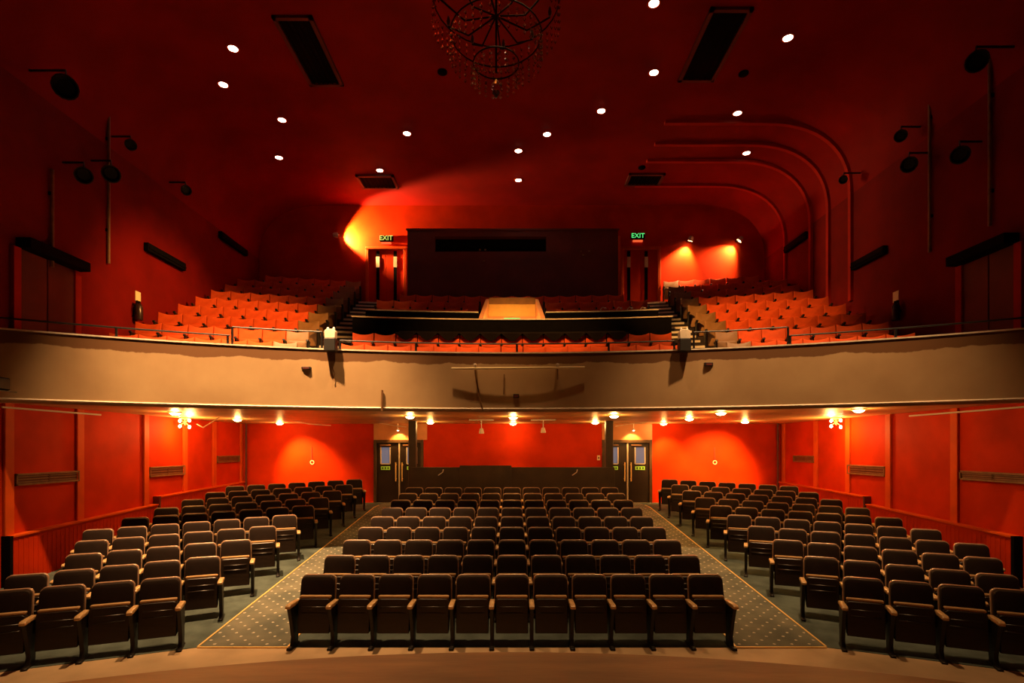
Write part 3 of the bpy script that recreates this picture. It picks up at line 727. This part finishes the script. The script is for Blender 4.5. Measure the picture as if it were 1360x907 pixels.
for i in range(10):
    a = 2*math.pi*i/10+.2
    ar = ob('arm', G().tube([(0, 0, 9.5), (.5*math.cos(a), .5*math.sin(a), 9.35), (.88*math.cos(a), .88*math.sin(a), 9.62)], .014, 6).mesh('arm', m=M['crystal']), c)
    ob('candle_bulb', G().lathe([(.02, 9.64), (.032, 9.70), (.02, 9.76), (.004, 9.80)], 10, (.88*math.cos(a), .88*math.sin(a), 0)).mesh('bulb', m=M['bulbdead']), ar)

# ------------------------------------------------------------------ balcony wall lamps
def wall_lamp(px, py, aim, power, size, label, blend=.35, off=.35):
    p = P(px, py, YU-off)
    t = thing('wall_lamp', label, 'lamp', p)
    ob('bracket', G().tube([(0, off, .06), (0, .05, .06), (0, 0, .02)], .018, 6).mesh('bracket', m=M['blackmetal']), t)
    q = Vector(aim).to_track_quat('-Z', 'Y').to_matrix().to_4x4()
    ob('head', G().lathe([(.05, .16), (.08, .12), (.095, 0), (.09, 0), (.07, .11)], 14, M=q).mesh('head', m=M['nosing']), t)
    ob('lens', G().lathe([(.08, .03), (.06, .02)], 14, M=q).mesh('lens', m=M['hot']), t)
    lamp('wall_light', tuple(q @ Vector((0, 0, -.03))), aim, power, (1, .52, .20), size, blend, .05, t)
wall_lamp(449, 312, (1, .38, .14), 3000, 102, 'small lit spotlight on the left of the balcony back wall', .45, .30)
wall_lamp(917, 320, (-.30, .32, -1), 1000, 92, 'lit spotlight beside the right balcony doors', .8, .22)
wall_lamp(982, 320, (-.80, .32, -1), 1050, 92, 'lit spotlight in the right back corner of the balcony', .8, .22)

# ------------------------------------------------------------------ rails and fascia fittings
def at_fascia(px, r=FR+.06):
    k_ = (px-HX)/F                       # x = k*y on the arc
    a = k_*k_+1; b = -2*FC; cc = FC*FC-r*r
    y = (-b+math.sqrt(b*b-4*a*cc))/(2*a) if False else None
    # (k y)^2 + (y-FC)^2 = r^2
    A, B, C_ = a, -2*FC, FC*FC-r*r
    y = (-B+math.sqrt(B*B-4*A*C_))/(2*A)
    return k_*y, y
def rail(p0, p1, z, posts, label):
    x0, x1 = at_fascia(p0)[0], at_fascia(p1)[0]
    t = thing('handrail', label, 'handrail')
    n = 16; pts = [(x0+(x1-x0)*i/n, fy(x0+(x1-x0)*i/n, FR+.06), z) for i in range(n+1)]
    ob('rail', G().tube(pts, .016, 8).mesh('rail', m=M['blackmetal']), t)
    for px in posts:
        x, y = at_fascia(px); po = ob('post', G().tube([(x, y, 4.67), (x, y, z)], .022, 8).mesh('post', m=M['blackmetal']), t)
        ob('flange', G().lathe([(.045, 4.672), (.045, 4.69), (.02, 4.70)], 10, (x, y, 0)).mesh('flange', m=M['blackmetal']), po)
rail(-20, 306, 4.86, (155, 303), 'thin black handrail on the left end of the balcony front')
rail(309, 428, 5.03, (309, 428), 'raised black handrail before the left balcony aisle')
rail(452, 896, 4.87, (452, 553, 687, 809, 896), 'thin black handrail along the centre of the balcony front')
rail(922, 1047, 5.03, (922, 1047), 'raised black handrail before the right balcony aisle')
rail(1050, 1380, 4.86, (1050, 1190), 'thin black handrail on the right end of the balcony front')
for px, side in ((440, 'left'), (909, 'right')):
    x, y = at_fascia(px, FR-.16)
    t = thing('front_lamp_box', 'black box with pale lamp head on the balcony front, %s aisle' % side, 'lamp', (x, y, 4.60))
    ob('box', G().box(-.115, .115, -.10, .08, 0, .25).mesh('box', .012, m=M['plastic'], smooth=False), t)
    hd = ob('lamp_head', G().prism([(-.105, .25), (.105, .25), (.115, .40), (.07, .44), (-.07, .44), (-.115, .40)], 'y', -.08, .06).mesh('head', .012, m=M['nosing'], smooth=False), t)
    for q in (-.06, .06): ob('knob', G().lathe([(.025, .44), (.025, .47), (.01, .49)], 8, (q, 0, 0)).mesh('knob', m=M['steel']), hd)
# scaffold bar on the centre of the fascia
ya_ = fy(0)-.22
t = thing('lighting_bar', 'pale horizontal pipe fixed on the middle of the balcony front', 'pipe')
ob('pipe', G().tube([(X(600, ya_), ya_, Z(489.5, ya_)), (X(777, ya_), ya_, Z(488, ya_))], .024, 10).mesh('pipe', m=M['paper']), t)
for px in (631.5, 741):
    br = ob('bracket', G().tube([(X(px, ya_), ya_, Z(489, ya_)+.03), (X(px, ya_), ya_, Z(484, ya_)), (X(px, ya_), fy(X(px, ya_))-.055, Z(484, ya_))], .018, 8).mesh('bracket', m=M['steel']), t)
    ob('bolt', G().lathe([(.035, 0), (.035, .03), (.02, .04)], 10, (X(px, ya_), ya_, Z(484, ya_)-.02)).mesh('bolt', m=M['nosing']), br)
def on_face(px, py, off=.07):
    x, y = at_fascia(px, FR-off); return Vector((x, y, Z(py, y)))
thing('cable', 'dark slanting cable below the pale pipe on the balcony front', 'cable', me=G().tube([on_face(631, 491), on_face(633, 505), on_face(642, 546)], .014, 6).mesh('c', m=M['bronze']))
thing('cable', 'short dark cable under the right end of the pale pipe', 'cable', me=G().tube([on_face(741, 489), on_face(741, 504)], .012, 6).mesh('c', m=M['bronze']))
thing('cable', 'dark vertical cable with plug near the middle of the balcony front', 'cable', me=G().tube([on_face(670, 497), on_face(669.5, 524)], .010, 6).mesh('c', m=M['bronze']))
thing('stub_pipe', 'short dark upright pipe at the foot of the balcony front', 'pipe', me=G().tube([on_face(508, 518), on_face(508, 546)], .022, 8).mesh('c', m=M['bronze']))
thing('hanging_cable', 'frayed dark cable below the left lamp box', 'cable', me=G().tube([on_face(442, 487), on_face(445, 497), on_face(444, 505)], .014, 6).mesh('c', m=M['bronze']))
for px, py, w_, h_, nm in ((408, 489, .09, .025, 'flat black socket box on the balcony front below the left aisle'), (941, 484, .085, .035, 'dark socket box on the balcony front below the right aisle'), (686, 526, .06, .04, 'small grey socket box in the middle of the balcony front')):
    p = on_face(px, py, .03); t = thing('socket_box', nm, 'socket', p)
    ob('body', G().box(-w_, w_, -.05, .03, -h_, h_).mesh('body', .006, m=M['plastic'], smooth=False), t)
    ob('flap', G().box(-w_*.7, w_*.7, -.06, -.05, -h_*.7, h_*.5).mesh('flap', m=M['maroon'], smooth=False), t)

# ------------------------------------------------------------------ upper side wall fittings
def wallp(s, px, py, off=.05):
    d = F*(WX-off)/abs(px-HX); return Vector((s*(WX-off), d, Z(py, d)))
for s, px, y0, y1, nm in ((-1, 70, 225, 355, 'left, nearer the stage'), (-1, 145, 130, 350, 'left, nearer the seats'), (1, 1235, 97, 335, 'right, nearer the seats'), (1, 1315, 70, 300, 'right, nearer the stage')):
    a = wallp(s, px, y0); b = wallp(s, px, y1)
    t = thing('boom_pipe', 'thin vertical lighting pipe on the upper wall, %s' % nm, 'pipe')
    ob('pipe', G().tube([a, b], .03, 8).mesh('pipe', m=M['bronze']), t)
    for f_ in (.25, .8):
        p = a.lerp(b, f_); ob('clamp', G().box(min(p.x, s*WX), max(p.x, s*WX), p.y-.04, p.y+.04, p.z-.03, p.z+.03).mesh('clamp', m=M['black'], smooth=False), t)
def stage_lamp(s, px, py, sz, label):
    off = .7 if py < 120 else .45
    p = wallp(s, px, py, off); t = thing('stage_lantern', label, 'lamp', p)
    q = Vector((-s*.6, -.8, -.5)).to_track_quat('-Z', 'Y').to_matrix().to_4x4()
    ob('body', G().lathe([(sz*.4, sz*1.1), (sz*.6, sz*.9), (sz*.62, -sz*.3), (sz*.8, -sz*.9), (sz*.7, -sz*.9), (sz*.5, -sz*.2)], 14, M=q).mesh('body', m=M['blackmetal']), t)
    ob('yoke', G().tube([(0, 0, sz*.3), (0, 0, sz*1.2), (s*(off-.03), 0, sz*1.2)], .02, 6).mesh('yoke', m=M['blackmetal']), t)
for a in ((-1, 88, 116, .26, 'black stage lantern high on the left wall'), (-1, 148, 230, .22, 'black stage lantern on the left pipe'), (-1, 174, 192, .15, 'small black stage lantern beside the left pipe'), (-1, 112, 232, .2, 'black stage lantern left of the left pipe'), (-1, 247, 252, .16, 'small black lantern further back on the left wall'),
          (1, 1297, 82, .22, 'black stage lantern high on the right wall'), (1, 1197, 180, .16, 'small black stage lantern above another on the right wall'), (1, 1208, 218, .20, 'black stage lantern beside the right pipe'), (1, 1275, 205, .2, 'black stage lantern right of the right pipe'), (1, 1121, 238, .13, 'small black lantern on the outer arch rib')): stage_lamp(*a)
# side exits with canopies
for s, p0, p1, yt, side in ((-1, 14, 103, 345, 'left'), (1, 1275, 1362, 350, 'right')):
    d0, d1 = sorted((F*WX/abs(p0-HX), F*WX/abs(p1-HX))); zt = 6.25; zb = BZ
    dr = ob('door_%d' % (5 if s < 0 else 6), None); dr['kind'] = 'structure'; dr['label'] = 'dark side exit with black canopy on the upper %s wall' % side
    bx = lambda n, off, y0, y1, z0, z1, m: ob(n, G().box(min(s*(WX-off), s*WX), max(s*(WX-off), s*WX), y0, y1, z0, z1).mesh(n, .006, m=M[m], smooth=False), dr)
    bx('door_leaf', .03, d0+.15, (d0+d1)/2-.01, zb, zt, 'maroon'); bx('door_leaf', .03, (d0+d1)/2+.01, d1-.12, zb, zt, 'maroon')
    bx('door_jamb', .07, d0, d0+.15, zb, zt, 'uptrim'); bx('door_jamb', .07, d1-.12, d1+.03, zb, zt, 'uptrim'); bx('canopy', .28, d0+.1, d1, zt, zt+.18, 'black')
for s, px, side in ((-1, 184, 'left'), (1, 1190, 'right')):
    p = wallp(s, px, 394, .01); thing('wall_notice', 'small cream notice on the upper %s wall' % side, 'notice', me=G().box(min(s*WX, s*(WX-.012)), max(s*WX, s*(WX-.012)), p.y-.09, p.y+.09, p.z-.12, p.z+.12).mesh('notice', m=M['paper'], smooth=False))
    p = wallp(s, px+(1 if s < 0 else 0), 413, .12); t = thing('fire_extinguisher', 'dark fire extinguisher hanging on the upper %s wall' % side, 'extinguisher', p)
    ob('cylinder', G().lathe([(.075, -.22), (.085, -.2), (.085, .1), (.05, .16), (.025, .18)], 14).mesh('cyl', m=M['extinguisher']), t)
    ob('valve', G().box(-.02, .02, -.08, .03, .18, .23).mesh('valve', m=M['black'], smooth=False), t)
    ob('hose', G().tube([(0, -.08, .2), (0, -.12, .05), (0, -.1, -.1)], .014, 6).mesh('hose', m=M['black']), t)
    ob('bracket', G().box(min(0, s*.12), max(0, s*.12), -.02, .02, -.02, .02).mesh('bracket', m=M['black'], smooth=False), t)
# barn-door lantern peeping in at the left edge
p = P(-6, 516, 7.6); t = thing('barn_door_lantern', 'black lantern with barn door flap at the left edge of the balcony front', 'lamp', p)
ob('body', G().box(-.22, .12, -.12, .12, -.02, .16).mesh('body', .02, m=M['blackmetal'], smooth=False), t)
ob('flap', G().prism([(-.2, .0), (.17, -.03), (.17, -.045), (-.2, -.015)], 'y', -.15, .15).mesh('flap', m=M['blackmetal'], smooth=False), t)
ob('stay', G().tube([(.16, -.1, -.03), (.04, -.1, -.28)], .008, 6).mesh('stay', m=M['bronze']), t)
ob('yoke', G().tube([(-.1, 0, .1), (-.5, 0, .1), (-.95, 0, .1)], .02, 6).mesh('yoke', m=M['blackmetal']), t)
# gooseneck desk lamps on the rear parapet
for i, px in enumerate((797, 818, 832, 849)):
    p = P(px, 423, 15.42); t = thing('gooseneck_lamp', 'tiny gooseneck lamp behind the long black parapet, %s from the left' % ORD[i], 'lamp', (p.x, 15.24, 6.49))
    ob('stem', G().tube([(0, 0, -.0), (0, 0, .06), (.05, 0, .12), (.12, 0, .10)], .010, 6).mesh('stem', m=M['steel']), t); ob('head', G().lathe([(.02, .11), (.035, .08), (.03, .08)], 10, (.13, 0, 0)).mesh('head', m=M['steel']), t)
